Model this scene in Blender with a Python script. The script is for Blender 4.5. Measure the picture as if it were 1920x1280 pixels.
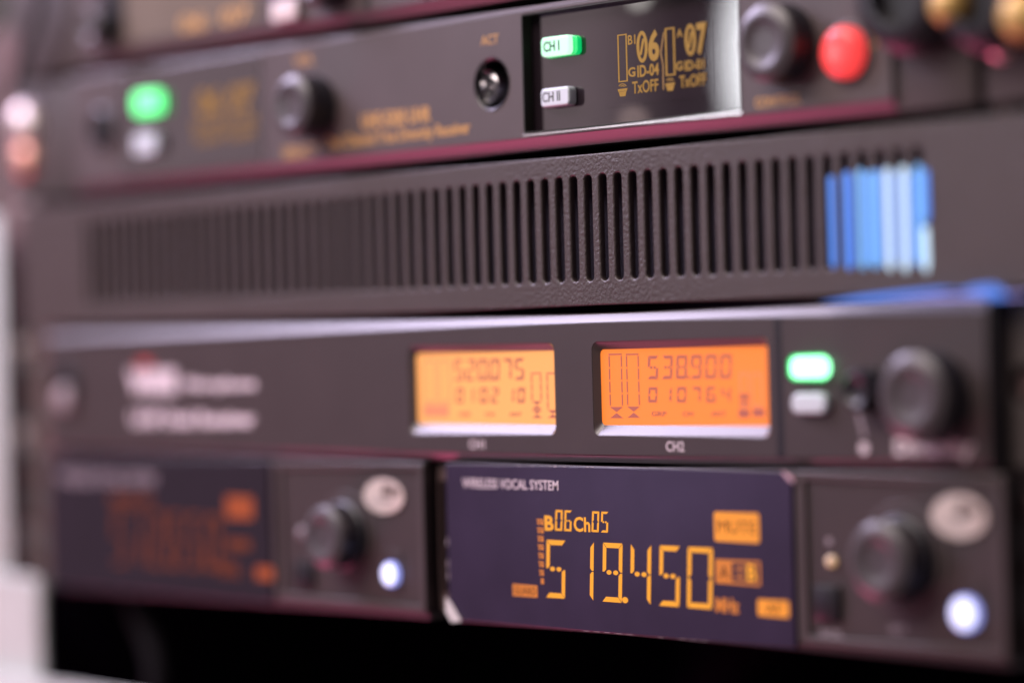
import bpy, bmesh, math, random
from mathutils import Vector, Matrix
random.seed(7)
sc = bpy.context.scene
for o in list(bpy.data.objects): bpy.data.objects.remove(o)
S = 0.001                                    # everything below is laid out in millimetres

# ------------------------------------------------------------------ camera
F = 100.0 / 36.0 * 1920.0                    # 100 mm macro lens on a full frame
TH = math.radians(47.88); RO = math.radians(1.486); Z0 = 821.0
D_ = Vector((-math.sin(TH), math.cos(TH), 0)); R_ = Vector((math.cos(TH), math.sin(TH), 0)); UP = Vector((0, 0, 1))
RC = R_ * math.cos(RO) - UP * math.sin(RO); UC = UP * math.cos(RO) + R_ * math.sin(RO)
CAM = -D_ * Z0
cd = bpy.data.cameras.new('camera'); cam = bpy.data.objects.new('camera', cd); sc.collection.objects.link(cam)
M = Matrix.Identity(4)
for i in range(3):
    M[i][0] = RC[i]; M[i][1] = UC[i]; M[i][2] = -D_[i]; M[i][3] = CAM[i] * S
cam.matrix_world = M
cd.lens = 100; cd.sensor_width = 36; cd.sensor_fit = 'HORIZONTAL'; cd.clip_start = 0.02; cd.clip_end = 50
cd.dof.use_dof = True; cd.dof.aperture_fstop = 2.4; cd.dof.aperture_blades = 0
sc.camera = cam

def at(px, py, Y=0.0):                       # point of the upright plane at depth Y seen at a photo position (1920 x 1280)
    d = D_ + RC * ((px - 960) / F) - UC * ((py - 640) / F)
    t = (Y - CAM.y) / d.y
    p = CAM + d * t
    return p.x, p.z
def X(px, py=640, Y=0.0): return at(px, py, Y)[0]
def Zz(px, py, Y=0.0): return at(px, py, Y)[1]
def rect(x0, y0, x1, y1, Y=0.0):             # photo box -> X0, X1, Zlow, Zhigh on the plane
    my = (y0 + y1) / 2; mx = (x0 + x1) / 2
    return X(x0, my, Y), X(x1, my, Y), Zz(mx, y1, Y), Zz(mx, y0, Y)
def at_plane(px, py): x, z = at(px, py); return Vector((x, 0, z)) * S
fx = X(1125, 500)
cd.dof.focus_distance = (Z0 - fx * math.sin(TH)) * S

# ------------------------------------------------------------------ light
w = bpy.data.worlds.new("World"); sc.world = w; w.use_nodes = True
bg = w.node_tree.nodes['Background']; bg.inputs[0].default_value = (0.58, 0.47, 0.50, 1); bg.inputs[1].default_value = 0.22
def area(name, loc, target, sx, sy, power, col, shape='RECTANGLE'):
    l = bpy.data.lights.new(name, 'AREA'); l.shape = shape; l.size = sx; l.size_y = sy; l.energy = power; l.color = col
    o = bpy.data.objects.new(name, l); sc.collection.objects.link(o)
    o.location = loc; o.rotation_euler = (Vector(target) - Vector(loc)).to_track_quat('-Z', 'Y').to_euler()
    return o
def mirrored(px, py, dist, Y=0.0):           # where a glossy front at this photo position looks
    x, z = at(px, py, Y); p = Vector((x, Y, z)); v = (p - CAM).normalized(); v.y = -v.y
    return (p + v * dist) * S
area('hall_light', (-0.40, -1.4, 1.4), (-0.05, 0, 0.02), 1.4, 1.0, 44, (1.0, 0.865, 0.81))
area('overhead_light', (-0.74, -0.30, 0.62), (0, 0, 0), 0.55, 0.4, 14, (0.80, 0.70, 1.0))
area('low_red_light', (-0.72, -0.30, -0.62), (0, 0, 0), 0.6, 0.4, 4.3, (1.0, 0.14, 0.33))  # unseen red light from below that turns the undersides maroon
pa, pb = mirrored(-300, 140, 1500), mirrored(1130, 140, 1500)
c = (pa + pb) / 2
area('glass_sheen_light', c, at_plane(500, 140), (pb - pa).length, 0.22, 0.46, (1.0, 0.76, 0.82))  # unseen panel added for the mauve reflection in the upper glass
c = mirrored(1437, 112, 560)
area('white_glint_light', c, at_plane(1370, 90), 0.042, 0.10, 0.17, (0.95, 0.95, 1.0), 'ELLIPSE')  # added to put a white reflection at the window's right edge
area('sparkle_light', mirrored(1168, -8, 190), at_plane(1168, -8), 0.005, 0.005, 0.0006, (1.0, 0.95, 0.9), 'DISK')  # tiny lights added close by, mirrored as sparkles in the window glass
area('sparkle_light', mirrored(1160, 224, 190), at_plane(1160, 224), 0.006, 0.004, 0.0003, (1.0, 0.72, 0.66), 'ELLIPSE')  # second added sparkle, warmer and dimmer
area('violet_sheen_light', mirrored(1250, 905, 500), at_plane(1250, 905), 0.10, 0.035, 0.034, (0.68, 0.52, 1.0))  # unseen light added for a violet gradient on the display film
sc.view_settings.view_transform = 'Standard'; sc.view_settings.look = 'None'
sc.view_settings.exposure = 0; sc.view_settings.gamma = 1; sc.view_settings.use_curve_mapping = False
sc.render.engine = 'CYCLES'
sc.cycles.use_denoising = True
sc.cycles.max_bounces = 6

# ------------------------------------------------------------------ materials
def mat(name, col, rough=0.5, metal=0.0, bump=0.0, bscale=1500, var=0.15, emit=None, estr=0.0, spec=0.5, coat=0.0):
    m = bpy.data.materials.new(name); m.use_nodes = True; nt = m.node_tree
    b = nt.nodes['Principled BSDF']
    b.inputs['Roughness'].default_value = rough; b.inputs['Metallic'].default_value = metal
    b.inputs['Specular IOR Level'].default_value = spec
    if spec == 0: b.inputs['IOR'].default_value = 1.0
    if coat: b.inputs['Coat Weight'].default_value = coat; b.inputs['Coat Roughness'].default_value = 0.06
    tc = nt.nodes.new('ShaderNodeTexCoord')
    n = nt.nodes.new('ShaderNodeTexNoise'); n.inputs['Scale'].default_value = 60; n.inputs['Detail'].default_value = 5
    nt.links.new(tc.outputs['Object'], n.inputs['Vector'])
    mx = nt.nodes.new('ShaderNodeMix'); mx.data_type = 'RGBA'
    mx.inputs[6].default_value = tuple(c * (1 - var) for c in col) + (1,)
    mx.inputs[7].default_value = tuple(min(1, c * (1 + var)) for c in col) + (1,)
    nt.links.new(n.outputs['Fac'], mx.inputs[0]); nt.links.new(mx.outputs[2], b.inputs['Base Color'])
    if bump:
        n2 = nt.nodes.new('ShaderNodeTexNoise'); n2.inputs['Scale'].default_value = bscale; n2.inputs['Detail'].default_value = 3
        nt.links.new(tc.outputs['Object'], n2.inputs['Vector'])
        bp = nt.nodes.new('ShaderNodeBump'); bp.inputs['Strength'].default_value = 1.0; bp.inputs['Distance'].default_value = bump * S
        nt.links.new(n2.outputs['Fac'], bp.inputs['Height']); nt.links.new(bp.outputs['Normal'], b.inputs['Normal'])
    if emit:
        b.inputs['Emission Color'].default_value = tuple(emit) + (1,); b.inputs['Emission Strength'].default_value = estr
    return m
M_ = {
 'panel':   mat('lightened_charcoal_paint', (0.080, 0.060, 0.061), 0.46, bump=0.02, bscale=2600),  # colour made lighter to carry the stronger light on the upper receivers
 'powder':  mat('wrinkled_powder_coat', (0.060, 0.044, 0.0425), 0.42, bump=0.32, bscale=950),
 'dpanel':  mat('satin_dark_paint', (0.048, 0.0345, 0.0355), 0.42, bump=0.015, bscale=2600),
 'chassis': mat('black_steel', (0.010, 0.009, 0.011), 0.6),
 'mesh':    mat('dark_navy_backing', (0.026, 0.020, 0.045), 0.8, bump=.3, bscale=700),
 'nickel':  mat('dull_nickel', (0.80, 0.68, 0.66), 0.4, metal=0.3),
 'rosecopper': mat('coppery_washer', (0.75, 0.42, 0.31), 0.48, metal=1.0),
 'polished': mat('polished_nickel', (0.72, 0.62, 0.58), 0.44, metal=1.0),
 'rosenickel': mat('rosy_nickel', (0.90, 0.68, 0.64), 0.36, metal=0.8),
 'rubber':  mat('dark_cable_rubber', (0.007, 0.005, 0.008), 0.8, spec=0.2),
 'bluea':   mat('mid_blue_glow', (0.02, 0.05, 0.15), 0.3, emit=(0.11, 0.30, 0.98), estr=1.0),
 'blueb':   mat('pale_blue_glow', (0.02, 0.05, 0.15), 0.3, emit=(0.28, 0.66, 1.2), estr=1.0),
 'bluec':   mat('deep_blue_glow', (0.02, 0.05, 0.15), 0.3, emit=(0.03, 0.09, 0.48), estr=1.0),
 'bluew':   mat('white_blue_glow', (0.02, 0.05, 0.15), 0.3, emit=(0.95, 1.2, 1.4), estr=1.0),
 'bluestrip': mat('blue_reflection_glow', (0.02, 0.04, 0.1), 0.3, emit=(0.10, 0.26, 0.92), estr=1.0),
 'lilacstrip': mat('lilac_reflection_glow', (0.1, 0.08, 0.15), 0.3, emit=(0.40, 0.34, 0.85), estr=1.0),
 'black':   mat('black_plastic', (0.014, 0.012, 0.016), 0.35),
 'knob':    mat('black_knob_plastic', (0.024, 0.022, 0.030), 0.40, spec=0.5),
 'knobcap': mat('satin_knob_cap', (0.072, 0.061, 0.068), 0.34, spec=0.5),
 'glass':   mat('smoked_glass', (0.020, 0.013, 0.018), 0.03, spec=1.0),
 'winframe': mat('window_reveal', (0.020, 0.019, 0.015), 0.3),
 'bezel':   mat('bezel_paint', (0.10, 0.085, 0.09), 0.32),
 'film':    mat('violet_display_film', (0.029, 0.019, 0.043), 0.26, spec=0.5, var=0.3),
 'dimfilm': mat('dark_display_window', (0.022, 0.016, 0.024), 0.25),
 'filmedge': mat('peeling_clear_film', (0.55, 0.47, 0.50), 0.35),
 'chrome':  mat('bright_steel', (0.62, 0.60, 0.62), 0.22, metal=1.0),
 'zinc':    mat('zinc_plate', (0.52, 0.43, 0.45), 0.42, metal=0.3),
 'brass':   mat('brass', (0.55, 0.35, 0.11), 0.42, metal=0.35),
 'amber':   mat('amber_print', (0.55, 0.30, 0.09), 0.5, var=0.02),
 'white':   mat('white_print', (0.72, 0.62, 0.66), 0.5, var=0.02),
 'dimwhite': mat('grey_print', (0.30, 0.25, 0.28), 0.5, var=0.02),
 'redprint': mat('red_print', (0.45, 0.03, 0.03), 0.5, var=0.02),
 'oled':    mat('amber_pixels', (0.02, 0.01, 0), 0.4, emit=(0.36, 0.17, 0.0), estr=1.0),
 'oleddim': mat('faint_amber_pixels', (0.02, 0.01, 0), 0.4, emit=(0.30, 0.14, 0.03), estr=1.0),
 'seg':     mat('orange_segments', (0.02, 0.01, 0), 0.4, emit=(1.05, 0.40, 0.028), estr=1.0),
 'segwarm': mat('warm_orange_tag', (0.02, 0.01, 0), 0.4, emit=(0.98, 0.32, 0.035), estr=1.0),
 'segdim':  mat('dim_red_segments', (0.02, 0.01, 0), 0.4, emit=(0.15, 0.022, 0.010), estr=1.0),
 'segmid':  mat('soft_orange_segments', (0.02, 0.01, 0), 0.4, emit=(0.70, 0.20, 0.035), estr=1.0),
 'segred':  mat('red_orange_block', (0.02, 0.01, 0), 0.4, emit=(0.40, 0.065, 0.022), estr=1.0),
 'segdark': mat('dark_legend', (0.22, 0.07, 0.01), 0.4, var=0.02),
 'lcdink':  mat('lcd_ink', (0.16, 0.04, 0.045), 0.5, var=0.02, emit=(0.36, 0.085, 0.045), estr=1.0),
 'lcdfaint': mat('faint_lcd_ink', (0.3, 0.1, 0.06), 0.5, var=0.02, emit=(0.66, 0.20, 0.08), estr=1.0),
 'green':   mat('lit_green_lens', (0.1, 0.5, 0.2), 0.3, emit=(0.75, 2.6, 1.25), estr=1.4),
 'greenlit': mat('lit_pale_green_lens', (0.1, 0.5, 0.2), 0.3, emit=(0.70, 1.0, 0.82), estr=1.0),
 'greenrim': mat('green_lens_rim', (0.02, 0.4, 0.1), 0.3, emit=(0.0, 0.55, 0.13), estr=1.0),
 'greenink': mat('dark_green_print', (0.0, 0.06, 0.03), 0.5),
 'greensoft': mat('softly_lit_green_lens', (0.1, 0.5, 0.2), 0.3, emit=(0.16, 1.35, 0.36), estr=1.5),
 'whitebtn': mat('milky_white_button', (0.62, 0.68, 0.74), 0.4),
 'ink':     mat('black_print', (0.012, 0.010, 0.012), 0.5),
 'red':     mat('red_lit_button', (0.75, 0.05, 0.05), 0.25, emit=(0.95, 0.06, 0.06), estr=0.85),
 'bluelens': mat('blue_white_lens', (0.4, 0.4, 0.6), 0.2, emit=(1.0, 1.02, 1.5), estr=1.2),
 'bluerim': mat('blue_lens_rim', (0.2, 0.25, 0.6), 0.2, emit=(0.36, 0.40, 1.0), estr=1.0),
 'led':     mat('orange_led', (0.6, 0.5, 0.4), 0.25, emit=(0.55, 0.30, 0.12), estr=0.7),
 'badge':   mat('ivory_badge', (0.62, 0.50, 0.46), 0.4),
 'badgeink': mat('grey_badge_print', (0.14, 0.10, 0.09), 0.5),
 'rail':    mat('galvanised_rail', (0.16, 0.10, 0.10), 0.5, metal=0.0),
 'bezelish': mat('satin_frame_paint', (0.062, 0.046, 0.047), 0.45, bump=0.02, bscale=2600),
 'lip':     mat('glossy_lip_paint', (0.062, 0.048, 0.049), 0.36, spec=0.75),
 'ear':     mat('ear_paint', (0.062, 0.048, 0.047), 0.5, bump=0.02, bscale=2400),
 'whitepaint': mat('white_enamel', (0.50, 0.53, 0.51), 0.5),
 'tanwin':  mat('tan_display_glass', (0.15, 0.12, 0.095), 0.2),
 'void':    mat('matte_black_lining', (0.012, 0.006, 0.016), 0.9, spec=0.0),  # near-black and without gloss, for the rack's inner panels
}
def lcd_material():                          # edge-lit orange backlight: the lamp sits at the left edge of the pane
    m = bpy.data.materials.new('orange_backlight'); m.use_nodes = True; nt = m.node_tree
    b = nt.nodes['Principled BSDF']; b.inputs['Base Color'].default_value = (0.25, 0.11, 0.05, 1); b.inputs['Roughness'].default_value = 0.35
    tc = nt.nodes.new('ShaderNodeTexCoord'); sp = nt.nodes.new('ShaderNodeSeparateXYZ'); r = nt.nodes.new('ShaderNodeValToRGB')
    nt.links.new(tc.outputs['Generated'], sp.inputs[0]); nt.links.new(sp.outputs[0], r.inputs[0]); nt.links.new(r.outputs[0], b.inputs['Emission Color'])
    r.color_ramp.elements[0].color = (1.0, 0.20, 0.0, 1); r.color_ramp.elements[1].color = (1.0, 0.40, 0.10, 1); r.color_ramp.elements[1].position = 1.0
    e = r.color_ramp.elements.new(0.13); e.color = (1.0, 0.30, 0.02, 1); e = r.color_ramp.elements.new(0.5); e.color = (1.0, 0.43, 0.12, 1)
    b.inputs['Emission Strength'].default_value = 0.93
    return m
M_['lcd'] = lcd_material()
# ------------------------------------------------------------------ helpers
ORG = {}
def finish(name, me, m, parent, label=None, smooth=None):
    o = bpy.data.objects.new(name, me); sc.collection.objects.link(o)
    off = Vector((0, 0, 0))
    if parent is not None: off = ORG[parent.name]; o.parent = parent
    ORG[o.name] = off
    me.transform(Matrix.Scale(S, 4) @ Matrix.Translation(-off))
    me.materials.clear(); me.materials.append(M_[m])
    if smooth is not None:
        me.polygons.foreach_set('use_smooth', [True] * len(me.polygons)); me.set_sharp_from_angle(angle=math.radians(smooth))
    me.update()
    if label: o['label'] = label
    return o
def from_bm(name, bm, m, parent, label=None, smooth=None):
    bmesh.ops.recalc_face_normals(bm, faces=bm.faces)
    me = bpy.data.meshes.new(name); bm.to_mesh(me); bm.free()
    return finish(name, me, m, parent, label, smooth)
def thing(name, label, cat, X0, Z0, Y0=0.0, group=None):
    o = bpy.data.objects.new(name, None); sc.collection.objects.link(o); o.empty_display_size = 0.02
    o.location = (X0 * S, Y0 * S, Z0 * S); ORG[o.name] = Vector((X0, Y0, Z0))
    o['label'] = label; o['category'] = cat
    if group: o['group'] = group
    return o
def bm_box(bm, x0, x1, y0, y1, z0, z1, bev=0.0, seg=2):
    b2 = bmesh.new(); bmesh.ops.create_cube(b2, size=1)
    for v in b2.verts:
        v.co = Vector((x0 + (v.co.x + .5) * (x1 - x0), y0 + (v.co.y + .5) * (y1 - y0), z0 + (v.co.z + .5) * (z1 - z0)))
    if bev: bmesh.ops.bevel(b2, geom=list(b2.edges), offset=bev, segments=seg, affect='EDGES', profile=0.5)
    me = bpy.data.meshes.new('t'); b2.to_mesh(me); b2.free(); bm.from_mesh(me); bpy.data.meshes.remove(me)
def box(name, x0, x1, y0, y1, z0, z1, m, parent, bev=0.0, seg=2, label=None):
    bm = bmesh.new(); bm_box(bm, x0, x1, y0, y1, z0, z1, bev, seg)
    return from_bm(name, bm, m, parent, label, smooth=30 if bev else None)
def profile(name, pts, x0, x1, m, parent, label=None):       # (y, z) outline pushed along X
    bm = bmesh.new()
    a = [bm.verts.new((x0, y, z)) for y, z in pts]; b = [bm.verts.new((x1, y, z)) for y, z in pts]
    n = len(pts)
    for i in range(n): bm.faces.new((a[i], a[(i + 1) % n], b[(i + 1) % n], b[i]))
    bm.faces.new(a); bm.faces.new(b[::-1])
    return from_bm(name, bm, m, parent, label, smooth=32)
def lathe(name, prof, cx, cz, m, parent, n=48, knurl=None, label=None, sx=1.0):
    bm = bmesh.new(); rings = []
    for i, (r, y) in enumerate(prof):
        ring = []
        if r < 1e-6: ring = [bm.verts.new((cx, y, cz))]
        else:
            for k in range(n):
                a = 2 * math.pi * k / n; rr = r
                if knurl and i in knurl and k % 2: rr = r * 0.955
                ring.append(bm.verts.new((cx + rr * sx * math.cos(a), y, cz + rr * math.sin(a))))
        rings.append(ring)
    for p, q in zip(rings, rings[1:]):
        for k in range(n):
            if len(p) == 1 and len(q) == 1: continue
            if len(p) == 1: bm.faces.new((p[0], q[(k + 1) % n], q[k]))
            elif len(q) == 1: bm.faces.new((p[k], p[(k + 1) % n], q[0]))
            else: bm.faces.new((p[k], p[(k + 1) % n], q[(k + 1) % n], q[k]))
    return from_bm(name, bm, m, parent, label, smooth=40)
def rrect(x0, x1, z0, z1, r, n=6):
    pts = []
    for cx, cz, a0 in ((x1 - r, z1 - r, 0), (x0 + r, z1 - r, 90), (x0 + r, z0 + r, 180), (x1 - r, z0 + r, 270)):
        for k in range(n + 1):
            a = math.radians(a0 + 90 * k / n); pts.append((cx + r * math.cos(a), cz + r * math.sin(a)))
    return pts
def ell(cx, cz, rx, rz, n=40): return [(cx + rx * math.cos(2 * math.pi * k / n), cz + rz * math.sin(2 * math.pi * k / n)) for k in range(n)]
def curve_mesh(cu):
    o = bpy.data.objects.new('t', cu); sc.collection.objects.link(o)
    dg = bpy.context.evaluated_depsgraph_get(); dg.update()
    me = bpy.data.meshes.new_from_object(o.evaluated_get(dg)); bpy.data.objects.remove(o); bpy.data.curves.remove(cu)
    return me
def plate(name, loops, y, thick, m, parent, bev=0.0, label=None, smooth=35):   # flat shape(s) with holes; front face at y
    cu = bpy.data.curves.new('t', 'CURVE'); cu.dimensions = '2D'; cu.fill_mode = 'BOTH'
    cu.extrude = max(thick / 2 - bev, 0.001); cu.bevel_depth = bev; cu.bevel_resolution = 2; cu.offset = -bev
    for L in loops:
        s = cu.splines.new('POLY'); s.points.add(len(L) - 1); s.use_cyclic_u = True
        for p, (a, b) in zip(s.points, L): p.co = (a, b, 0, 1)
    me = curve_mesh(cu)
    me.transform(Matrix.Translation((0, y + thick / 2, 0)) @ Matrix.Rotation(math.pi / 2, 4, 'X'))
    return finish(name, me, m, parent, label, smooth)
def text(s, r, y, m, parent, name='lettering', bold=0.0, thick=0.06, slant=0.0, label=None):
    cu = bpy.data.curves.new('t', 'FONT'); cu.body = s; cu.size = 10; cu.extrude = 0.01; cu.offset = bold; cu.shear = slant; cu.resolution_u = 3
    me = curve_mesh(cu)
    xs = [v.co.x for v in me.vertices]; ys = [v.co.y for v in me.vertices]
    x0, x1, z0, z1 = r
    for v in me.vertices:
        u = (v.co.x - min(xs)) / (max(xs) - min(xs)); t = (v.co.y - min(ys)) / (max(ys) - min(ys)); d = 1 if v.co.z > 0 else 0
        v.co = Vector((x0 + u * (x1 - x0), y - thick * d, z0 + t * (z1 - z0)))
    return finish(name, me, m, parent, label)
SEG = {'0': 'abcdef', '1': 'bc', '2': 'abged', '3': 'abgcd', '4': 'fgbc', '5': 'afgcd', '6': 'afgedc', '7': 'abc', '8': 'abcdefg', '9': 'abcdfg'}
def seg_polys(ch, x0, x1, z0, z1, t, slant=0.1, tx=None):
    W = x1 - x0; H = z1 - z0; tx = tx or t; g = t * 0.10; gx = tx * 0.10; m = H / 2; out = []
    P = {'a': [(gx, H), (W - gx, H), (W - tx - gx, H - t), (tx + gx, H - t)],
         'd': [(gx, 0), (tx + gx, t), (W - tx - gx, t), (W - gx, 0)],
         'f': [(0, H - g), (0, m + g), (tx * .5, m + g * 1.2), (tx, m + t * .5 + g), (tx, H - t - g)],
         'b': [(W, H - g), (W - tx, H - t - g), (W - tx, m + t * .5 + g), (W - tx * .5, m + g * 1.2), (W, m + g)],
         'e': [(0, g), (tx, t + g), (tx, m - t * .5 - g), (tx * .5, m - g * 1.2), (0, m - g)],
         'c': [(W, g), (W, m - g), (W - tx * .5, m - g * 1.2), (W - tx, m - t * .5 - g), (W - tx, t + g)]}
    for s in SEG[ch]:
        if s == 'g':
            for c in (W * .33, W * .67):
                out.append([(c + W * .13 * math.cos(a) , m + t * .48 * math.sin(a)) for a in [k * math.pi / 4 for k in range(8)]])
        else: out.append(P[s])
    return [[(x0 + px + slant * pz, z0 + pz) for px, pz in p] for p in out]
def polys(name, L, y, m, parent, thick=0.05, label=None):
    bm = bmesh.new()
    for p in L:
        a = [bm.verts.new((u, y - thick, v)) for u, v in p]; b = [bm.verts.new((u, y, v)) for u, v in p]; n = len(p)
        bm.faces.new(a); bm.faces.new(b[::-1])
        for i in range(n): bm.faces.new((a[i], b[i], b[(i + 1) % n], a[(i + 1) % n]))
    return from_bm(name, bm, m, parent, label)
def bar(r): x0, x1, z0, z1 = r; return [(x0, z0), (x1, z0), (x1, z1), (x0, z1)]
def frame_polys(r, t, tz=None):
    x0, x1, z0, z1 = r; tz = tz or t
    return [bar((x0, x1, z0, z0 + tz)), bar((x0, x1, z1 - tz, z1)), bar((x0, x0 + t, z0 + tz, z1 - tz)), bar((x1 - t, x1, z0 + tz, z1 - tz))]
def number(s, r, y, t, m, parent, slant=0.08, frac=0.74, name='digits', tx=None):   # seven-segment number filling a box
    x0, x1, z0, z1 = r; n = sum(c != '.' for c in s); p = (x1 - x0) / (n - 1 + frac); L = []; i = 0
    for c in s:
        if c == '.':
            cx = x0 + (i - 1 + frac + (1 - frac) * .5) * p; L.append([(cx + t * .5 * math.cos(k * math.pi / 5), z0 + t * .5 + t * .5 * math.sin(k * math.pi / 5)) for k in range(10)])
            continue
        if c != ' ': L += seg_polys(c, x0 + i * p, x0 + i * p + p * frac, z0, z1, t, slant, tx)
        i += 1
    return polys(name, L, y, m, parent)
def knob(parent, px, py, dia, h, ybase=0.0, capm='knobcap', bodym='knob', flare=1.0, pointer=True, n=64):
    """(px,py) is where the centre of the knob's front cap is seen"""
    cx, cz = at(px, py, ybase - h); r = dia / 2
    kb = lathe('knob', [(0, ybase), (r * flare, ybase), (r * flare, ybase - h * .16), (r * 1.0, ybase - h * .22), (r * .975, ybase - h * .74), (r * .94, ybase - h + 1.3), (r * .80, ybase - h + .7), (0, ybase - h + .7)],
               cx, cz, bodym, parent, n=n, knurl=(3, 4))
    lathe('knob_cap', [(r * .97, ybase - h * .72), (r * .96, ybase - h + .95), (r * .74, ybase - h - .42), (r * .66, ybase - h - .45), (r * .58, ybase - h - .25), (r * .46, ybase - h + .35), (r * .30, ybase - h + .5), (0, ybase - h + .4)], cx, cz, capm, kb, n=48)
    return kb
def screw(parent, px, py, dia, y=0.0, m='chrome'):
    cx, cz = at(px, py, y - 1.8); r = dia / 2
    s = lathe('screw', [(0, y), (r * 1.25, y), (r * 1.25, y - .6), (r, y - .7), (r * .97, y - 1.5), (r * .75, y - 2.3), (r * .32, y - 2.6), (r * .30, y - 1.5), (0, y - 1.4)], cx, cz, m, parent, n=32)
    return s
def dome(parent, px, py, dia, y, m):
    cx, cz = at(px, py, y - 2); r = dia / 2
    return lathe('screw', [(0, y), (r, y), (r, y - .5)] + [(r * .96 * math.cos(a), y - .6 - r * .5 * math.sin(a)) for a in (0, .25, .5, .75, 1.0, 1.25)] + [(0, y - .6 - r * .5)], cx, cz, m, parent, n=32)
def btn(name, r, y0, h, m, parent, rad=1.2, bev=0.5, label=None):
    x0, x1, z0, z1 = r
    return plate(name, [rrect(x0, x1, z0, z1, rad)], y0 - h, h, m, parent, bev=bev, label=label)

# ------------------------------------------------------------------ horizontal levels of the rack, read where the photo is sharp
ZB_top = Zz(887, 27); ZB_face_top = Zz(887, 36); ZB_face_bot = Zz(1200, 237); ZB_bot = Zz(1200, 261)
ZA_bot = Zz(887, 10); ZA_face_bot = Zz(800, 8)
ZC_top = Zz(1100, 289); ZC_bot = Zz(1100, 573)
ZD_top = Zz(1100, 587); ZD_face_top = Zz(1100, 605); ZD_face_bot = Zz(1100, 853); ZD_bot = Zz(1100, 866)
ZE_top = Zz(1100, 873); ZE_bot = Zz(1100, 1176)
XL = X(40, 500); XR = X(2010, 500)            # ends of the full-width front panels

# ------------------------------------------------------------------ rack frame and rails
rk = thing('equipment_rack', 'white enamelled equipment rack whose foot and base bar show at lower left', 'rack', X(40, 1270), Zz(90, 1330), 20)
xp = X(9, 700, -1)
box('side_post', xp - 34, xp, -1.5, -.2, Zz(60, 1330), Zz(60, 395), 'whitepaint', rk, .5)
plate('foot', [rrect(X(-60, 1150), X(82, 1170, -2), Zz(60, 1330), Zz(60, 1078), 6.5, 8)], -4, 3, 'whitepaint', rk, bev=1)
box('base_bar', X(-60, 1280) , XR + 60, -8, -4.2, Zz(90, 1420), Zz(90, 1270), 'whitepaint', rk, .8)
box('back_panel', X(-60) - 20, XR + 60, 330, 334, Zz(90, 1268) - 50, Zz(960, -80), 'void', rk)
box('rack_floor', X(90, 1270, 0), XR + 60, 4, 329, Zz(90, 1268) - 50, Zz(90, 1268) - 47, 'void', rk)
box('side_panel', X(86, 1170) - 12, X(86, 1170) - 9, -.8, 329, Zz(90, 1268) - 46, ZE_bot - 2, 'void', rk)
box('side_panel', X(86, 1170) - 12, X(86, 1170) - 9, 12, 329, ZE_bot - 1.8, Zz(960, -80), 'void', rk)
def rail(x0, x1, label):
    z0, z1 = Zz(60, 1083), Zz(900, -120) ; xm = (x0 + x1) / 2
    loops = [rrect(x0, x1, z0, z1, .5, 2)]
    z = z0 + 8
    while z < z1 - 10:
        loops.append(rrect(xm - 4.6, xm + 4.6, z, z + 9.2, .8, 3)); z += 15.2
    t = thing('rack_rail', label, 'rail', xm, z0, 9, 'perforated mounting rails of the rack')
    plate('rail_strip', loops, 9, 2, 'rail', t, bev=.3)
    return t
railL = rail(X(2, 640, 9), X(112, 640, 9), 'pale left mounting rail with square holes beside the white post')
railR = rail(X(1880, 640, 9), X(2010, 640, 9), 'dark right mounting rail with square holes at the picture edge')

# ------------------------------------------------------------------ receiver at the very top (only its lower half is in view)
A = thing('wireless_receiver', 'topmost wireless receiver, cut off by the picture top, with a tan display window', 'receiver', X(600, 60), ZA_bot)
zt = ZA_bot + 43
xa = X(150, 80)
profile('front_panel', [(12, ZA_bot + 3.45), (0, ZA_bot + 3.45), (0, zt), (12, zt)], xa, X(1690, 60), 'panel', A)
profile('lower_lip', [(12, ZA_bot), (2.2, ZA_bot), (0.06, ZA_bot + 3.4), (12, ZA_bot + 3.4)], xa, X(1690, 60), 'lip', A)
box('chassis', xa + 6, X(1650, 60), 12.3, 230, ZA_bot + 1, zt - 1, 'chassis', A)
box('mounting_ear', X(4, 80), xa - .3, 5, 8, ZA_bot + .5, zt, 'ear', A, .4)
box('mounting_ear', X(1690, 60) + .3, XR, 5, 8, ZA_bot + .5, zt, 'ear', A, .4)
r = (X(236, 30), X(488, 10), Zz(360, 62), Zz(360, -70))
wn = plate('display_window', [rrect(*r, 1)], -.5, .8, 'tanwin', A, .2)
text('06  07', (X(340, 20), X(470, 20), Zz(410, 52), Zz(410, 20)), -.55, 'amber', wn, bold=.2)
box('window_edge', X(190, 20), X(232, 20), -.4, .5, Zz(210, 70), zt - 3, 'black', A, .2)
bt = btn('push_button', rect(518, 4, 566, 40), 0, 2.4, 'nickel', A)
for q in (690, 800): box('panel_seam', X(q, 20) - .9, X(q, 20) + .9, -.15, .5, ZA_bot + 3.4, zt - 4, 'black', A)
knob(A, 580, -38, 17, 9)
knob(A, 166, 52, 12, 8)
# ------------------------------------------------------------------ dual receiver with the CH I / CH II buttons
B = thing('wireless_receiver', 'dual channel receiver with red power button and amber 06 and 07 readout', 'receiver', X(900, 150), ZB_bot)
xb0, xb1 = X(140, 250), X(1672, 130)
zf0, zf1 = ZB_face_bot, ZB_face_top
wr = (X(980, 140), X(1386, 110), Zz(985, 251), Zz(985, 27))           # opening for the glass
hole = at(922, 158)
lw = (X(236, 220), X(492, 210), Zz(360, 318), Zz(360, 118))           # left window
bfront = plate('front_panel', [[(xb0, zf0), (xb1, zf0), (xb1, zf1), (xb0, zf1)], rrect(*wr, .8, 3), ell(hole[0], hole[1], 7.2, 7.7)], 0, 3.5, 'panel', B, bev=.25)
profile('lower_lip', [(12, ZB_bot), (2.4, ZB_bot), (0.06, zf0 - .05), (3.5, zf0 - .05), (12, zf0 - .05)], xb0, xb1, 'lip', B)
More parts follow.
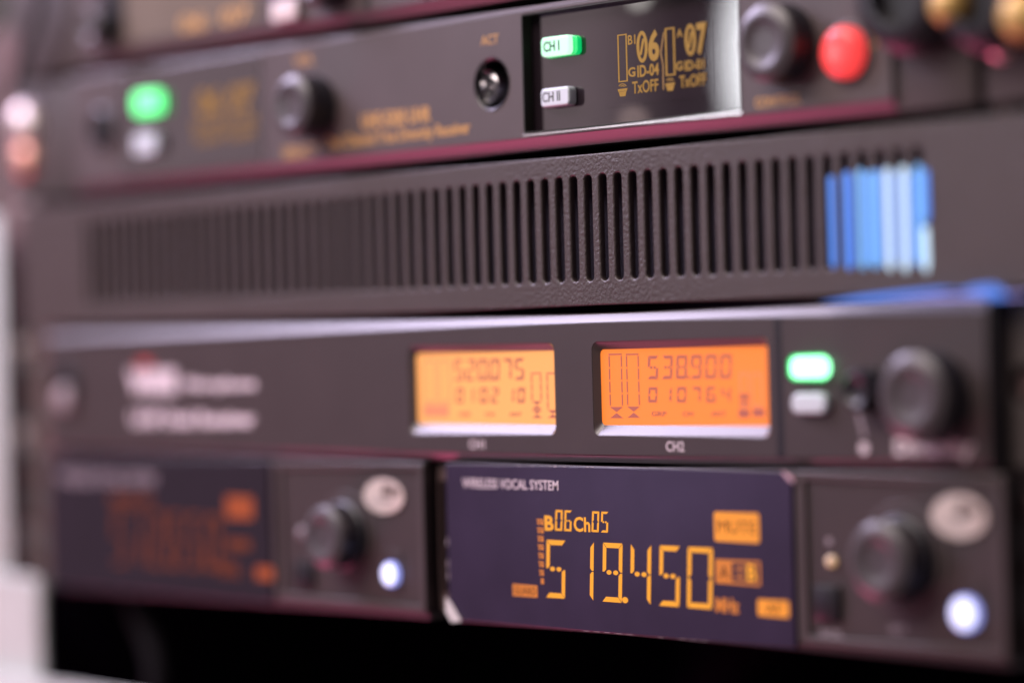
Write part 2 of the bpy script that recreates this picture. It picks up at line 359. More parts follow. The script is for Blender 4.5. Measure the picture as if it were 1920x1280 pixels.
profile('upper_lip', [(12, zf1 + .05), (0.06, zf1 + .05), (1.3, ZB_top), (12, ZB_top)], xb0, xb1, 'panel', B)
box('chassis', xb0 + 5, xb1 - 5, 12.4, 250, ZB_bot + .6, ZB_top - .6, 'chassis', B)
box('mounting_ear', X(4, 250), xb0 - .3, 4.5, 7.5, ZB_bot + .4, ZB_top - .4, 'ear', B, .4)
box('mounting_ear', xb1 + .5, X(1822, 130), 1.2, 5, ZB_bot + .4, ZB_top - .4, 'ear', B, .4)
box('mounting_bracket', X(1834, 130), XR, 2.4, 6, ZB_bot + .4, ZB_top - .4, 'ear', B, .4)
# main glass
gl = plate('display_window', [rrect(wr[0] - 1, wr[1] + 1, wr[2] - 1, wr[3] + 1, .5)], 3.6, 1.2, 'glass', B)
YG = 3.5
plate('window_rim', [rrect(wr[0] - .02, wr[1] + .02, wr[2] - .02, wr[3] + .02, .8, 3), rrect(wr[0] + .35, wr[1] - .35, wr[2] + .35, wr[3] - .35, .6, 3)], -.12, 3.5, 'winframe', gl)
profile('chrome_lip', [(-.12, wr[2] - .75), (-.12, wr[2] - .2), (.9, wr[2] + .42), (.9, wr[2] - .75)], wr[0] - .4, wr[1] + .3, 'chrome', gl)
def gr(x0, y0, x1, y1): return rect(x0, y0, x1, y1, YG)
z4 = lambda x: 960 + x / 4.174
y4 = lambda y: 20 + y / 4.174
def g4(x0, y0, x1, y1): return gr(z4(x0), y4(y0), z4(x1), y4(y1))
b1 = btn('channel_button', rect(1014, 68, 1068, 105, 0.6), 3.6, 3.2, 'greenlit', B, 1.4, .6, label='lit green CH I button')
btn('button_base', rect(1020, 70, 1084, 106, 2.0), 3.6, 1.7, 'greenrim', b1, 1.4, .3)
text('CH I', rect(1019, 77, 1049, 97, .4), .38, 'greenink', b1, bold=.22)
b2 = btn('channel_button', rect(1014, 164, 1068, 200, 0.6), 3.6, 3.2, 'whitebtn', B, 1.4, .6, label='unlit white CH II button')
btn('button_base', rect(1017, 166, 1076, 201, 3.0), 3.6, 1.0, 'black', b2, 1.4, .3)
text('CH II', rect(1017, 172, 1050, 191, .4), .39, 'ink', b2, bold=.05)
oled = plate('oled_pane', [rrect(*g4(725, 110, 1560, 720), .3)], YG, .08, 'glass', gl)
YO = YG - .02
polys('level_meter', frame_polys(g4(829, 186, 903, 560), .5, .35), YO, 'oled', oled)
polys('level_meter', frame_polys(g4(1200, 135, 1276, 510), .6, .4), YO, 'oled', oled)
text('B1', g4(908, 192, 966, 266), YO, 'oled', oled, bold=.12)
text('A', g4(1290, 145, 1335, 210), YO, 'oled', oled, bold=.12)
def big0(r, slash=True):
    x0, x1, z0, z1 = r; cx, cz = (x0 + x1) / 2, (z0 + z1) / 2; rx, rz = (x1 - x0) / 2, (z1 - z0) / 2
    L = [ell(cx, cz, rx, rz, 28), ell(cx, cz, rx * .50, rz * .76, 28)]
    o = plate('digit', L, YO - .05, .05, 'oled', oled)
    if slash: polys('digit_slash', [[(cx - rx * .5, cz - rz * .5), (cx - rx * .1, cz - rz * .5), (cx + rx * .5, cz + rz * .5), (cx + rx * .1, cz + rz * .5)]], YO - .01, 'oled', oled)
big0(g4(975, 160, 1062, 410)); text('6', g4(1066, 150, 1152, 398), YO, 'oled', oled, bold=.35, name='digit')
big0(g4(1352, 105, 1440, 355)); text('7', g4(1446, 95, 1524, 345), YO, 'oled', oled, bold=.35, name='digit')
text('G', g4(910, 445, 966, 520), YO, 'oled', oled, bold=.25); text('ID-04', g4(982, 420, 1150, 515), YO, 'oled', oled, bold=.22)
text('TxOFF', g4(942, 545, 1146, 642), YO, 'oled', oled, bold=.1)
text('G', g4(1284, 400, 1336, 470), YO, 'oled', oled, bold=.25); text('ID-01', g4(1352, 385, 1504, 465), YO, 'oled', oled, bold=.22)
text('TxOFF', g4(1312, 500, 1520, 595), YO, 'oled', oled, bold=.1)
def mic_icon(x0, y0):
    q = lambda a, b: (lambda p: (p[0], p[1]))(at(z4(x0 + a), y4(y0 + b), YO))
    L = [[q(0, 45), q(76, 35), q(72, 55), q(4, 65)], [q(8, 66), q(68, 58), q(60, 98), q(18, 102)]]
    for s in (16, 30):
        pts = [q(38 + s * 1.1 * math.cos(math.radians(a)), 30 - s * math.sin(math.radians(a))) for a in range(20, 161, 20)]
        pts2 = [q(38 + (s - 6) * 1.1 * math.cos(math.radians(a)), 30 - (s - 6) * math.sin(math.radians(a))) for a in range(160, 19, -20)]
        L.append(pts + pts2)
    polys('microphone_icon', L, YO, 'oled', oled)
mic_icon(828, 572); mic_icon(1200, 528)
dv = [(1184, 170), (1160, 330), (1178, 430), (1180, 620)]
polys('divider_line', [[at(z4(a), y4(b), YO), at(z4(a + 9), y4(b), YO), at(z4(c + 9), y4(d), YO), at(z4(c), y4(d), YO)] for (a, b), (c, d) in zip(dv, dv[1:])], YO, 'oleddim', oled)
# sensor hole
hw = lathe('sensor_socket', [(7.9, .4), (7.6, -.25), (7.1, .1), (7.1, 9), (0, 9)], hole[0], hole[1], 'black', B, n=56)
cj = at(905, 160, 3)
lathe('chrome_jack', [(6.0, 9), (5.6, 3.2), (5.0, 1.8), (4.3, 2.4), (3.7, 2.6), (3.2, 1.9), (2.6, 3.2), (1.4, 3.4), (1.2, 6), (0, 6)], (cj[0] + hole[0]) / 2 - .5, hole[1] - .5, 'chrome', hw, n=40)
text('ACT', rect(902, 66, 935, 84), -.02, 'amber', B, bold=.1)
# writing
text('UHF-5300 UHR', rect(678, 206, 808, 236), -.02, 'amber', B, bold=.32)
text('Dual Channel True Diversity Receiver', rect(612, 241, 882, 272), -.02, 'amber', B, bold=.22)
text('VOL', rect(552, 104, 588, 122), -.02, 'amber', B, bold=.2); text('SELECT', rect(532, 274, 596, 294), -.02, 'amber', B, bold=.2)
text('CONTROL', rect(1416, 179, 1502, 199), -.02, 'amber', B, bold=.25)
text('O\nI', rect(1624, 66, 1645, 124), -.02, 'amber', B, bold=.25)
# left cluster
lg = plate('display_window', [rrect(*lw, .8)], -.3, .6, 'glass', B, .15)
polys('window_seam', [bar((lw[0] - 1.6, lw[0] - .1, lw[2], lw[3] - 2))], -.02, 'black', B)
text('06 07', rect(370, 160, 480, 215), -.34, 'oleddim', lg, bold=.5); text('ID-04 ID-01', rect(365, 218, 482, 240), -.34, 'oleddim', lg, bold=.3); text('TxOFF TxOFF', rect(365, 246, 480, 266), -.34, 'oleddim', lg, bold=.3)
b = btn('channel_button', rect(256, 172, 300, 214, -2), -.3, 3, 'greensoft', B, 1.6, .6, label='glowing green button left of the amber readout')
b = btn('channel_button', rect(256, 252, 297, 288, -2), -.3, 3, 'whitebtn', B, 1.6, .6, label='white button under the glowing green one')
lathe('headphone_socket', [(0, 0), (7, 0), (7, -1.6), (5.6, -2.2), (5.0, -1), (0, -.6)], X(195, 240), Zz(195, 240), 'black', B, n=36)
knob(B, 543, 198, 19.5, 10.5); knob(B, 1430, 80, 21, 8.5)
cx, cz = at(1573, 98, -3.5)
pb = lathe('power_button', [(6.6, .2), (6.6, -2.4), (6.1, -3.4), (4.8, -4.0), (2.5, -4.2), (0, -4.2)], cx, cz, 'red', B, n=40)
lathe('button_collar', [(8.0, .1), (7.9, -.7), (7.0, -.9), (6.8, -.1)], cx, cz, 'panel', pb, n=40)
for px, py, r in ((1680, -16, 14), (1828, -14, 13)):
    cx, cz = at(px, py, -8)
    k = lathe('antenna_socket', [(0, 1), (r * 1.1, 1), (r * 1.1, -3), (r, -4), (r, -7), (r * .85, -8.5), (r * .6, -8.5), (r * .6, -5), (0, -5)], cx, cz, 'black', B, n=40)
cx, cz = at(1768, 8, -9)
lathe('brass_pin', [(5.4, 1), (5.4, -7), (4.4, -9), (2.4, -10), (0, -10.4)], cx, cz, 'brass', B, n=32)
cx, cz = at(1906, 28, -9)
lathe('brass_pin', [(6.4, 4), (6.4, -7), (5.2, -9), (3, -10), (0, -10.4)], cx, cz, 'brass', B, n=32)
dome(B, 38, 238, 17, 4.5, 'polished'); dome(B, 40, 300, 13, 4.5, 'rosecopper'); dome(B, 1868, 78, 9.5, 2, 'rosenickel')
screw(B, 46, 385, 9, 7.5, 'zinc')

# ------------------------------------------------------------------ ventilated panel
C = thing('vent_panel', 'wrinkle-finished vent panel with a row of upright slots glowing blue at right', 'vent panel', X(960, 430), ZC_bot)
pitch = (X(1273, 430) - X(995, 430)) / 10
xs0 = X(1104, 430)
sz0, sz1 = Zz(1104, 527), Zz(1104, 328)
loops = [[(XL, ZC_bot), (XR, ZC_bot), (XR, ZC_top), (XL, ZC_top)]]
i = -60; slots = []
lo, hi = X(153, 490), X(1746, 390)
while True:
    cx = xs0 + i * pitch
    if cx > hi: break
    if cx > lo:
        wdt = pitch * (.50)
        slots.append(cx); loops.append(rrect(cx - wdt / 2, cx + wdt / 2, sz0, sz1, wdt / 2 - .02, 7))
    i += 1
plate('slotted_face', loops, 0, 2.2, 'powder', C, bev=.5)
profile('top_flange', [(2.25, ZC_top - 2.4), (2.25, ZC_top - .3), (60, ZC_top - .3), (60, ZC_top - 2.4)], XL + 1, XR - 1, 'chassis', C)
profile('bottom_flange', [(2.25, ZC_bot + .3), (2.25, ZC_bot + 2.4), (60, ZC_bot + 2.4), (60, ZC_bot + .3)], XL + 1, XR - 1, 'chassis', C)
box('slot_backing', slots[0] - 6, slots[-1] + 6, 9, 10, ZC_bot + 3, ZC_top - 3, 'mesh', C)  # dark navy sheet that sets the tone inside the slots
glow_streaks = [(1562, 10, 328, 505, 'bluea'), (1591, 13, 320, 508, 'bluea'), (1600, 5, 330, 500, 'bluec'), (1616, 10, 315, 508, 'blueb'), (1627, 11, 322, 500, 'bluec'),
        (1640, 13, 318, 506, 'blueb'), (1653, 12, 317, 500, 'bluec'), (1667, 11, 313, 510, 'bluew'), (1681, 14, 321, 498, 'bluec'), (1697, 12, 310, 512, 'bluew'),
        (1711, 14, 322, 500, 'bluec'), (1725, 11, 308, 500, 'blueb'), (1737, 12, 316, 420, 'bluea'), (1735, 11, 424, 512, 'bluew')]
for q, wd, ya, yb_, mm in glow_streaks:  # blue glow at the slots, drawn as emissive streaks on the face
    xa_, xb_ = X(q - wd / 2, 420), X(q + wd / 2, 420); za, zc = Zz(q, yb_), Zz(q, ya); xm_ = (xa_ + xb_) / 2
    plate('blue_glow_streak', [[(xm_ + .2, za), (xb_, za + 2.2), (xb_ - .1, zc - .8), (xm_, zc), (xa_, zc - 1.0), (xa_ + .1, za + 1.6)]], -.45, .42, mm, C, bev=.1)
# blue reflection below the panel's right end, drawn as glowing strips
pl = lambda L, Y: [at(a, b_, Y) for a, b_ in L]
ls = polys('blue_reflection_strip', [pl([(1540, 567), (1610, 555), (1690, 547), (1765, 541), (1800, 544), (1720, 555), (1640, 564)], -1.2),
                           pl([(1795, 548), (1835, 536), (1862, 534), (1882, 544), (1890, 558), (1870, 560), (1835, 552)], -1.2)], -1.2, 'bluestrip', C, 1.0, label='curled blue reflection under the panel, drawn as a glowing strip')
polys('lilac_line', [pl([(1650, 566), (1760, 555), (1930, 551), (1930, 555), (1770, 562)], -1.3)], -1.3, 'lilacstrip', ls, .6)
# ------------------------------------------------------------------ receiver with the two orange LCDs
Dn = thing('wireless_receiver', 'dual receiver with two orange backlit screens marked CH1 and CH2', 'receiver', X(960, 740), ZD_bot)
xd0, xd1 = X(88, 740), X(1852, 740)
zf0, zf1 = ZD_face_bot, ZD_face_top
s1 = rect(768, 646, 1040, 812); s2 = rect(1112, 640, 1440, 818)
zs1 = max(s1[3], s2[3]); 
so1 = (s1[0], s1[1], Zz(905, 812), Zz(905, 647)); so2 = (s2[0], s2[1], Zz(1275, 818), Zz(1275, 638))
sz_lo = (so1[2] + so2[2]) / 2; sz_hi = (so1[3] + so2[3]) / 2
so1 = (so1[0], so1[1], sz_lo, sz_hi); so2 = (so2[0], so2[1], sz_lo, sz_hi)
plate('front_panel', [[(xd0, zf0), (xd1, zf0), (xd1, zf1), (xd0, zf1)], rrect(*so1, 2.2), rrect(*so2, 2.2)], 0, 4, 'dpanel', Dn, bev=.3)
profile('upper_lip', [(14, zf1 + .05), (4, zf1 + .05), (.08, zf1 + .05), (1.5, ZD_top - .35), (2.4, ZD_top), (14, ZD_top)], xd0, xd1, 'bezel', Dn)
profile('lower_lip', [(14, ZD_bot), (1.2, ZD_bot), (.08, zf0 - .05), (4, zf0 - .05), (14, zf0 - .05)], xd0, xd1, 'lip', Dn)
box('chassis', xd0 + 3, xd1 - 3, 14.3, 250, ZD_bot + .4, ZD_top - .4, 'chassis', Dn)
box('mounting_ear', X(66, 740), xd0 + 2, 6.5, 9, ZD_bot + .4, ZD_top - .4, 'ear', Dn, .4)
earx = X(1885, 740, 6)
plate('mounting_ear', [rrect(xd1 + 1, XR, ZD_bot + .4, ZD_top - .4, .6, 3), rrect(X(1898, 720, 6), X(1952, 720, 6), Zz(1925, 758, 6), Zz(1925, 684, 6), 3.2)], 6.2, 2.4, 'ear', Dn, .3)
box('end_cap', xd1 + .1, xd1 + 1.4, .9, 13, ZD_bot + .6, ZD_top - .6, 'black', Dn, .4)
YS = 0.5
def screen(so, px):
    x0, x1, z0, z1 = so
    sc_ = plate('lcd_screen', [rrect(x0 - .6, x1 + .6, z0 - .6, z1 + .6, 1.5)], YS + 1.5, 1, 'lcd', Dn)
    # chamfered surround: an opening that narrows towards the pane
    bm = bmesh.new(); a = [bm.verts.new((u, .06, v)) for u, v in rrect(x0 - .01, x1 + .01, z0 - .01, z1 + .01, 2.2)]
    b = [bm.verts.new((u, YS + 1.45, v)) for u, v in rrect(x0 + 1.3, x1 - .3, z0 + 2.7, z1 - 2.0, 1.4)]
    n = len(a)
    for i in range(n): bm.faces.new((a[i], a[(i + 1) % n], b[(i + 1) % n], b[i]))
    from_bm('screen_bezel', bm, 'bezel', Dn)
    return sc_
L1 = screen(so1, 0); L2 = screen(so2, 1); YL = YS + 1.49
def h2(x0, y0, x1, y1): return rect(700 + x0 / 2.4, 580 + y0 / 2.4, 700 + x1 / 2.4, 580 + y1 / 2.4, YL)
number('520.075', h2(362, 222, 676, 318), YL, .9, 'lcdink', L1, tx=.9); number('01', h2(372, 352, 452, 420), YL, .8, 'lcdink', L1, frac=.66); number('02', h2(478, 352, 562, 420), YL, .8, 'lcdink', L1, frac=.66); number('10', h2(600, 352, 680, 420), YL, .8, 'lcdink', L1, frac=.66)
for a, b_, s in ((385, 440, 'GRP'), (503, 545, 'CH'), (612, 668, 'ANT')): text(s, h2(a, 462, b_, 480), YL, 'lcdink', L1, bold=.3)
def meter(parent, x0, y0, x1, y1, n, fill):
    L = []; X0, X1, Z0_, Z1_ = h2(x0, y0, x1, y1); st = (Z1_ - Z0_) / n; t = .5
    for k in range(n):
        a = Z0_ + k * st + st * .06; b_ = Z0_ + (k + 1) * st - st * .06
        if k < fill: m_ = (X0 + X1) / 2; h = (b_ - a) * .46; L += [[(X0, b_), (X1, b_), (m_, b_ - h)], [(X0, a), (X1, a), (m_ , a + h)]]
        else: L.append(bar((X0, X0 + t, a, b_))); L.append(bar((X1 - t, X1, a, b_)))
    L.append(bar((X0, X1, Z1_, Z1_ + t * .8)))
    polys('level_meter', L, YL, 'lcdink', parent)
meter(L1, 712, 290, 758, 490, 5, 2); meter(L1, 782, 290, 830, 490, 5, 1)
polys('faint_segments', frame_polys(h2(228, 225, 280, 420), .5) + frame_polys(h2(295, 225, 345, 420), .5) + [bar(h2(226, 428, 340, 482))], YL, 'lcdfaint', L1)
number('538.900', h2(1232, 205, 1608, 312), YL, .9, 'lcdink', L2, tx=.9); number('010764', h2(1236, 348, 1606, 418), YL, .8, 'lcdink', L2, frac=.62)
for a, b_, s in ((1252, 1320, 'GRP'), (1392, 1440, 'CH'), (1520, 1588, 'ANT')): text(s, h2(a, 458, b_, 480), YL, 'lcdink', L2, bold=.3)
meter(L2, 1062, 205, 1122, 492, 5, 1); meter(L2, 1140, 205, 1198, 490, 5, 1)
polys('faint_segments', frame_polys(h2(1650, 285, 1690, 440), .5) + frame_polys(h2(1705, 285, 1750, 440), .5), YL, 'lcdfaint', L2)
polys('level_meter', [bar(h2(1648, 380, 1692, 405)), bar(h2(1648, 415, 1692, 430)), bar(h2(1645, 448, 1692, 486)), bar(h2(1708, 445, 1760, 482))], YL, 'lcdink', L2)
text('CH1', rect(880, 824, 909, 841), -.02, 'white', Dn, bold=.08); text('CH2', rect(1249, 827, 1283, 846), -.02, 'white', Dn, bold=.08)
polys('panel_seam', [bar((X(1455, 740), X(1468, 740), zf0 + .3, zf1 - .3))], -.01, 'black', Dn)
# printed name on the left
text('WIRE', rect(242, 692, 330, 739), -.02, 'white', Dn, bold=.95, label='bold white wordmark')
text('Microphone', rect(345, 709, 480, 735), -.02, 'white', Dn, bold=.55); text('UHF Dual Receiver', rect(248, 772, 478, 798), -.02, 'white', Dn, bold=.6)
polys('red_mark', [bar(rect(258, 674, 284, 688))], -.01, 'redprint', Dn)
gb = btn('channel_button', rect(1482, 669, 1548, 709, -2), .1, 2.4, 'green', Dn, 2.2, .6, label='bright green lit button')
btn('button_base', rect(1478, 665, 1553, 713, -.3), .1, .6, 'greenrim', gb, 2.4, .1)
btn('channel_button', rect(1484, 737, 1549, 775, -2), .1, 2.4, 'whitebtn', Dn, 2.2, .6, label='unlit white button under the green one')
k = knob(Dn, 1604, 733, 11.5, 7, capm='black', bodym='black', n=40)
knob(Dn, 1706, 742, 22, 9.5)
polys('pointer_mark', [[at(1606, 776), at(1613, 774), at(1624, 818), at(1618, 820)]], -.01, 'dimwhite', Dn)
plate('volume_dot', [ell(*at(1620, 840), 1.5, 1.5, 20)], -.12, .1, 'white', Dn)
text('Diversity', rect(1678, 822, 1826, 862), -.02, 'white', Dn, bold=.5)
lathe('headphone_socket', [(0, 0), (7.5, 0), (7.5, -1.4), (6, -2), (5, -.6), (0, -.4)], X(122, 720), Zz(122, 720), 'black', Dn, n=36)
lathe('socket_ring', [(4.4, -.4), (4.2, -2.6), (2.4, -3.2), (0, -3.2)], X(114, 746, -3), Zz(114, 746, -3), 'zinc', Dn, n=32)
screw(Dn, 30, 660, 9, 6.5, 'zinc'); screw(Dn, 34, 820, 9, 6.5, 'zinc')

# ------------------------------------------------------------------ the two half-width receivers
e6 = lambda x0, y0, x1, y1, Y=0.0: rect(820 + x0 / 2.743, 850 + y0 / 2.743, 820 + x1 / 2.743, 850 + y1 / 2.743, Y)
def half_unit(label, x0, x1, xdiv):
    t = thing('half_rack_receiver', label, 'receiver', (x0 + x1) / 2, ZE_bot, 0, 'half width receivers side by side on the lowest level')
    plate('front_panel', [rrect(x0, x1, ZE_bot + .02, ZE_top, .6, 3)], 0, 3, 'dpanel', t, bev=.3)
    box('chassis', x0 + 1, x1 - 1, 3.1, 210, ZE_bot + 1, ZE_top - .6, 'chassis', t)
    profile('lower_lip', [(8, ZE_bot - 1.5), (1.5, ZE_bot - 1.5), (.1, ZE_bot - .02), (8, ZE_bot - .02)], x0 + .3, x1 - .3, 'bezel', t)
    plate('control_frame', [rrect(xdiv, x1, ZE_bot + .6, ZE_top - .2, .8), rrect(xdiv + 3.6, x1 - 2.4, ZE_bot + 2.8, ZE_top - 2.4, .8)], -.9, .9, 'bezelish', t, bev=.3)
    return t
E1 = half_unit('left half-rack receiver with a dim red readout and a blue-white power lamp', X(92, 1000), X(799, 1000), X(518, 1000))
E2 = half_unit('right half-rack receiver with a violet display reading 519.450', X(838, 1000), X(1888, 1050), X(1497, 1040))
def controls(t, kx, ky, dia, ringd, lx, ly, lw_, lh, bx, by, bd):
    kb = knob(t, kx, ky, dia, 9.5, ybase=-.4, flare=1.06)
    c = kb.data.vertices
    cx, cz = at(kx, ky, -9.9)
    plate('knob_ring', [ell(cx, cz, ringd / 2, ringd / 2, 56), ell(cx, cz, ringd / 2 - 2.6, ringd / 2 - 2.6, 56)], -.5, .5, 'bezelish', t, bev=.2)
    bx0, bx1, bz0, bz1 = rect(lx - lw_ / 2, ly - lh / 2, lx + lw_ / 2, ly + lh / 2)
    cxb, czb = (bx0 + bx1) / 2, (bz0 + bz1) / 2; rx, rz = (bx1 - bx0) / 2, (bz1 - bz0) / 2
    bdg = plate('logo_badge', [ell(cxb, czb, rx, rz, 48)], -.6, .6, 'badge', t, bev=.2)
    text('s', (cxb - rx * .1, cxb + rx * .30, czb - rz * .05, czb + rz * .75), -.62, 'badgeink', bdg, bold=.7, slant=.3)
    text('im', (cxb + rx * .28, cxb + rx * .78, czb + rz * .05, czb + rz * .62), -.62, 'badgeink', bdg, bold=.7, slant=.3)
    text('audio', (cxb - rx * .6, cxb + rx * .5, czb - rz * .42, czb - rz * .1), -.62, 'dimwhite', bdg, bold=.0)
    px0, pz0 = at(bx, by)
    plate('button_surround', [rrect(px0 - bd * .85, px0 + bd * .85, pz0 - bd * .72, pz0 + bd * 1.0, 1.5)], -.25, .25, 'dpanel', t, bev=.1)
    cx2, cz2 = at(bx, by, -1.8)
    lm = lathe('power_lamp', [(bd / 2, -.2), (bd / 2, -1.4), (bd * .47, -1.8), (bd * .43, -1.95)], cx2, cz2, 'bluerim', t, n=40)
    lathe('lamp_lens', [(bd * .43, -1.95), (bd * .28, -2.35), (0, -2.5)], cx2, cz2, 'bluelens', lm, n=40)
controls(E1, 603, 1006, 20, 27, 722, 930, 76, 66, 729, 1076, 7.6)
controls(E2, 1643, 1052, 20.5, 28.5, 1800, 968, 104, 84, 1806, 1150, 8.6)
# little marks beside the knobs
plate('indicator', [ell(*at(1555, 1014, 0), 1.0, 1.0, 20)], -.2, .2, 'dimwhite', E2)
lathe('indicator_lamp', [(1.5, 0), (1.4, -1.0), (.9, -1.4), (0, -1.6)], X(1556, 1052, -1), Zz(1556, 1052, -1), 'led', E2, n=24)
box('slide_switch', *(lambda r: (r[0], r[1], -1.4, -.1, r[2], r[3]))(rect(1530, 1096, 1578, 1162)), 'black', E2, .4)
text('SQL', rect(1540, 1180, 1582, 1196), -.02, 'dimwhite', E2, bold=.2); text('SET', rect(1668, 1172, 1700, 1186), -.02, 'dimwhite', E2, bold=.1)
lathe('indicator_lamp', [(1.9, 0), (1.8, -1.2), (1.1, -1.8), (0, -2.0)], X(566, 998, -1), Zz(566, 998, -1), 'dimwhite', E1, n=24)
box('slide_switch', *(lambda r: (r[0], r[1], -1.4, -.1, r[2], r[3]))(rect(556, 1052, 590, 1100)), 'black', E1, .4)
# E2 display
dr = (X(847, 1015), X(1495, 1045), ZE_bot - .6, ZE_top - .3)
ch = 5.5
dp = plate('display_pane', [[(dr[0] + ch * .9, dr[2]), (dr[1], dr[2]), (dr[1], dr[3] - 2), (dr[1] - 2.4, dr[3]), (dr[0], dr[3]), (dr[0], dr[2] + ch)]], -1.6, 1.3, 'film', E2, bev=.15)
YE = -1.62
# peeling protective film at the corners
def flap(name, pts, parent):
    bm = bmesh.new(); vs = [bm.verts.new(p) for p in pts]; f = bm.faces.new(vs)
    g = bmesh.ops.extrude_face_region(bm, geom=[f])
    for v in [e for e in g['geom'] if isinstance(e, bmesh.types.BMVert)]: v.co.y += .12
    return from_bm(name, bm, 'filmedge', parent, smooth=40)
x0, z0 = dr[0], dr[2]
flap('film_corner', [(x0 - .4, -2.6, z0 + ch + 1.2), (x0 + .9, -2.0, z0 + ch - .2), (x0 + ch * .8 + .6, -2.0, z0 + .6), (x0 + ch + .6, -2.6, z0 - .3), (x0 + ch * .5, -3.4, z0 - .6), (x0 + .1, -3.3, z0 + 2.4)], dp)
x1, z1 = dr[1], dr[3]
flap('film_corner', [(x1 - 3.4, -1.8, z1 + .3), (x1 - 1.0, -2.4, z1 - .1), (x1 + 1.4, -2.3, z1 - 1.7), (x1 + .8, -1.8, z1 - 3.0), (x1 - 1.2, -1.75, z1 - 1.8)], dp)
def rough_edge(xa, xb, z, n, amp, name):
    L = []; st = (xb - xa) / n
    for k in range(n):
        if random.random() < .45: continue
        a = xa + k * st; h = random.uniform(.3, 1) * amp
        L.append([(a, z), (a + st * random.uniform(.5, 1), z), (a + st * .6, z + h), (a + st * .2, z + h * .7)])
    polys(name, L, -1.5, 'filmedge', dp, .1)
rough_edge(X(960, 872), X(1150, 878), dr[3] - .02, 22, .30, 'film_edge'); rough_edge(X(1100, 1175), X(1340, 1190), dr[2] - .1, 12, .10, 'film_edge')
polys('film_edge', [[(dr[0] - .25, zz), (dr[0] + .1, zz - .3), (dr[0] + .15, zz + 1.6), (dr[0] - .1, zz + 2.2)] for zz in (dr[2] + 12, dr[2] + 15.5, dr[2] + 22)], -1.55, 'filmedge', dp, .15)
text('WIRELESS VOCAL SYSTEM', e6(130, 132, 622, 182, YE), YE, 'white', dp, bold=.08)
text('B', e6(552, 318, 598, 396, YE), YE, 'seg', dp, bold=.3); text('Ch', e6(702, 325, 786, 402, YE), YE, 'seg', dp, bold=.22)
number('06', e6(604, 290, 688, 397, YE), YE, .62, 'seg', dp, slant=.08, frac=.78, tx=.72); number('05', e6(792, 297, 876, 404, YE), YE, .62, 'seg', dp, slant=.08, frac=.78, tx=.72)
zt = Zz(820 + 905 / 2.743, 850 + 459 / 2.743, YE); zb = Zz(820 + 905 / 2.743, 850 + 763 / 2.743, YE)
for c, a, b_ in (('5', 556, 653), ('1', 694, 798), ('9', 845, 945), ('4', 988, 1092), ('5', 1136, 1240), ('0', 1280, 1408)):
    xa, xb = X(820 + a / 2.743, 1075, YE), X(820 + b_ / 2.743, 1075, YE)
    polys('digit', seg_polys(c, xa, xb, zb, zt, 1.4, .055, 1.35), YE, 'seg', dp)
plate('decimal_point', [ell(*at(820 + 966 / 2.743, 850 + 752 / 2.743, YE), 1.15, .85, 16)], YE - .05, .05, 'seg', dp)
L = []
for k in range(8):
    a = e6(512 + k * 2.0, 336 + k * 43.5, 546 + k * .3, 336 + k * 43.5 + 29, YE); w3 = (a[1] - a[0]) / 3
    if k == 7: L.append(bar((a[0] + w3, a[1], a[2], a[3])))
    else: L += [bar((a[0], a[1], a[3] - .45, a[3])), bar((a[0] + .3, a[0] + w3 * 1.2, a[2], a[3] - .6)), bar((a[0] + w3 * 1.7, a[1], a[2], a[3] - .6))]
polys('signal_meter', L, YE, 'segmid', dp)
tg = plate('mode_tag', [rrect(*e6(388, 673, 515, 735, YE), .3)], YE - .05, .05, 'segmid', dp); text('GUARD', e6(396, 684, 508, 724, YE), YE - .06, 'segdark', tg, bold=.1)
tg = plate('mute_tag', [rrect(*e6(1424, 302, 1655, 455, YE), .8)], YE - .05, .05, 'segwarm', dp); text('MUTE', e6(1442, 345, 1640, 410, YE), YE - .06, 'segdark', tg)
polys('battery_tag', frame_polys(e6(1432, 548, 1660, 672, YE), .7) + [bar(e6(1436, 556, 1515, 660, YE)), bar(e6(1535, 585, 1580, 600, YE)), bar(e6(1535, 625, 1580, 640, YE))], YE, 'segmid', dp)
text('A', e6(1452, 575, 1500, 640, YE), YE - .06, 'segdark', dp, bold=.2); text('B', e6(1592, 570, 1640, 655, YE), YE - .01, 'seg', dp, bold=.3)
text('MHz', e6(1432, 742, 1552, 818, YE), YE, 'segmid', dp, bold=.35)
tg = plate('squelch_tag', [rrect(*e6(1648, 752, 1808, 838, YE), .6)], YE - .05, .05, 'segwarm', dp); text('AF', e6(1690, 770, 1770, 820, YE), YE - .06, 'segdark', tg, bold=.1)
# E1 display
d1 = (X(96, 1000), X(514, 1000), ZE_bot - .4, ZE_top - .4)
dp1 = plate('display_pane', [rrect(*d1, 1)], -1.4, 1.1, 'dimfilm', E1, bev=.15); YE = -1.42
text('WIRELESS VOCAL SYSTEM', rect(108, 884, 290, 908, YE), YE, 'dimwhite', dp1, bold=.25)
number('512.650', rect(212, 960, 410, 1062, YE), YE, 1.7, 'segdim', dp1, frac=.78, tx=2.2)
text('B06Ch02', rect(210, 925, 285, 950, YE), YE, 'segdim', dp1, bold=.4)
plate('mute_tag', [rrect(*rect(424, 930, 474, 972, YE), .8)], YE - .05, .05, 'segred', dp1)
plate('battery_tag', [rrect(*rect(424, 1010, 470, 1030, YE), .8)], YE - .05, .05, 'segdim', dp1); text('MHz', rect(412, 1050, 450, 1080, YE), YE, 'segdim', dp1, bold=.4)
plate('squelch_tag', [rrect(*rect(480, 1062, 512, 1086, YE), .6)], YE - .05, .05, 'segred', dp1)
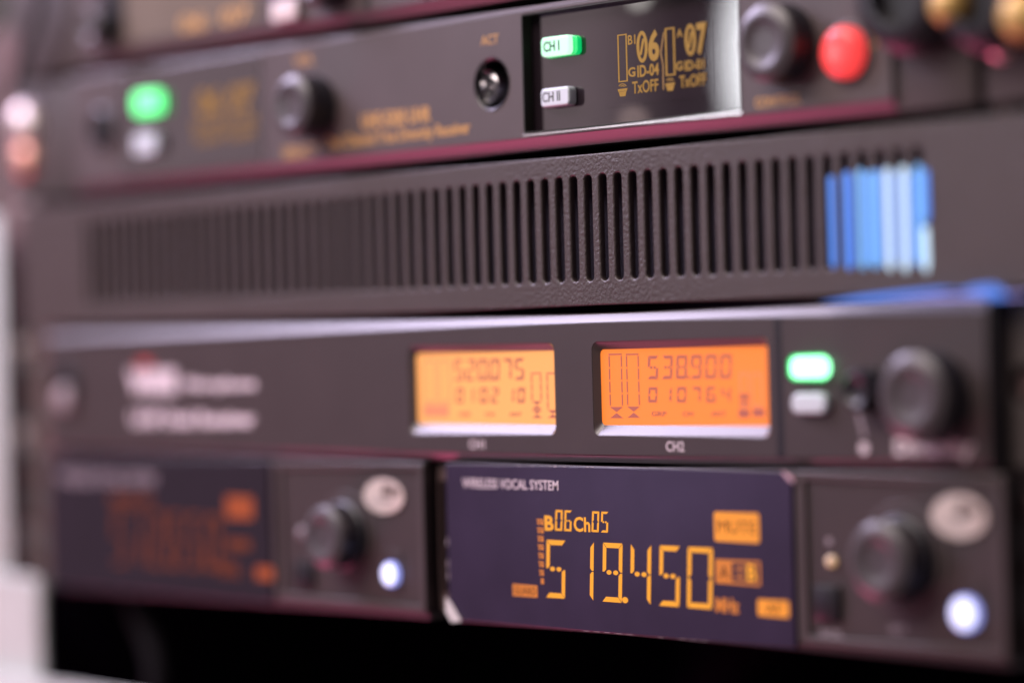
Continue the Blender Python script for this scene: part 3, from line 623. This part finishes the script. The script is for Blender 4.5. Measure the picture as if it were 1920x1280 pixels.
# joining plates between the two half units
for z0, z1 in ((ZE_top - 5, ZE_top - .6), (ZE_bot + .8, ZE_bot + 5.5)):
    pass
jn = thing('joining_plate', 'small brown bracket plate in the gap between the two half-rack receivers', 'bracket', X(818, 1000), ZE_bot + 1, 8)
plate('bracket', [rrect(X(799, 1000) + .2, X(838, 1000) + 2, ZE_bot + 1, ZE_top - .6, .4, 2), rrect(X(799, 1000) + 1.2, X(838, 1000) + 1, ZE_bot + 6, ZE_top - 5.5, .4, 2)], 5, 1.5, 'rail', jn)
xe = X(1888, 1050)
en = thing('mounting_bracket', 'dark mounting bracket holding the right half-rack receiver at the rail', 'bracket', xe + 8, ZE_bot + 1, 6)
box('bracket_plate', xe + 3.5, XR, 6, 8.4, ZE_bot + .4, ZE_top - .5, 'ear', en, .4)
for py in (1005, 1070): screw(railL, 40, py, 9, 9, 'zinc')

# ------------------------------------------------------------------ cord hanging at the upper left
cu = bpy.data.curves.new('t', 'CURVE'); cu.dimensions = '3D'; cu.bevel_depth = 1.9; cu.bevel_resolution = 4
s = cu.splines.new('BEZIER'); pts = [(84, -60), (66, 40), (40, 110), (22, 190)]; s.bezier_points.add(len(pts) - 1)
for p, (a, b_) in zip(s.bezier_points, pts):
    q = at(a, b_, -2); p.co = (q[0], -2, q[1]); p.handle_left_type = p.handle_right_type = 'AUTO'
me = curve_mesh(cu); cord = finish('cord', me, 'black', None, 'thin dark cord hanging down the left end of the top receiver', smooth=60); cord['category'] = 'cord'

cu = bpy.data.curves.new('t', 'CURVE'); cu.dimensions = '3D'; cu.bevel_depth = 4.5; cu.bevel_resolution = 4
sp = cu.splines.new('BEZIER'); pts = [(235, 1060), (262, 1150), (292, 1230), (300, 1330)]; sp.bezier_points.add(len(pts) - 1)
for p, (a, b_) in zip(sp.bezier_points, pts):
    q = at(a, b_, 16); p.co = (q[0], 16, q[1]); p.handle_left_type = p.handle_right_type = 'AUTO'
me = curve_mesh(cu); cab = finish('cable', me, 'rubber', None, 'black cable hanging in the dark opening under the left half-rack receiver', smooth=60); cab['category'] = 'cable'
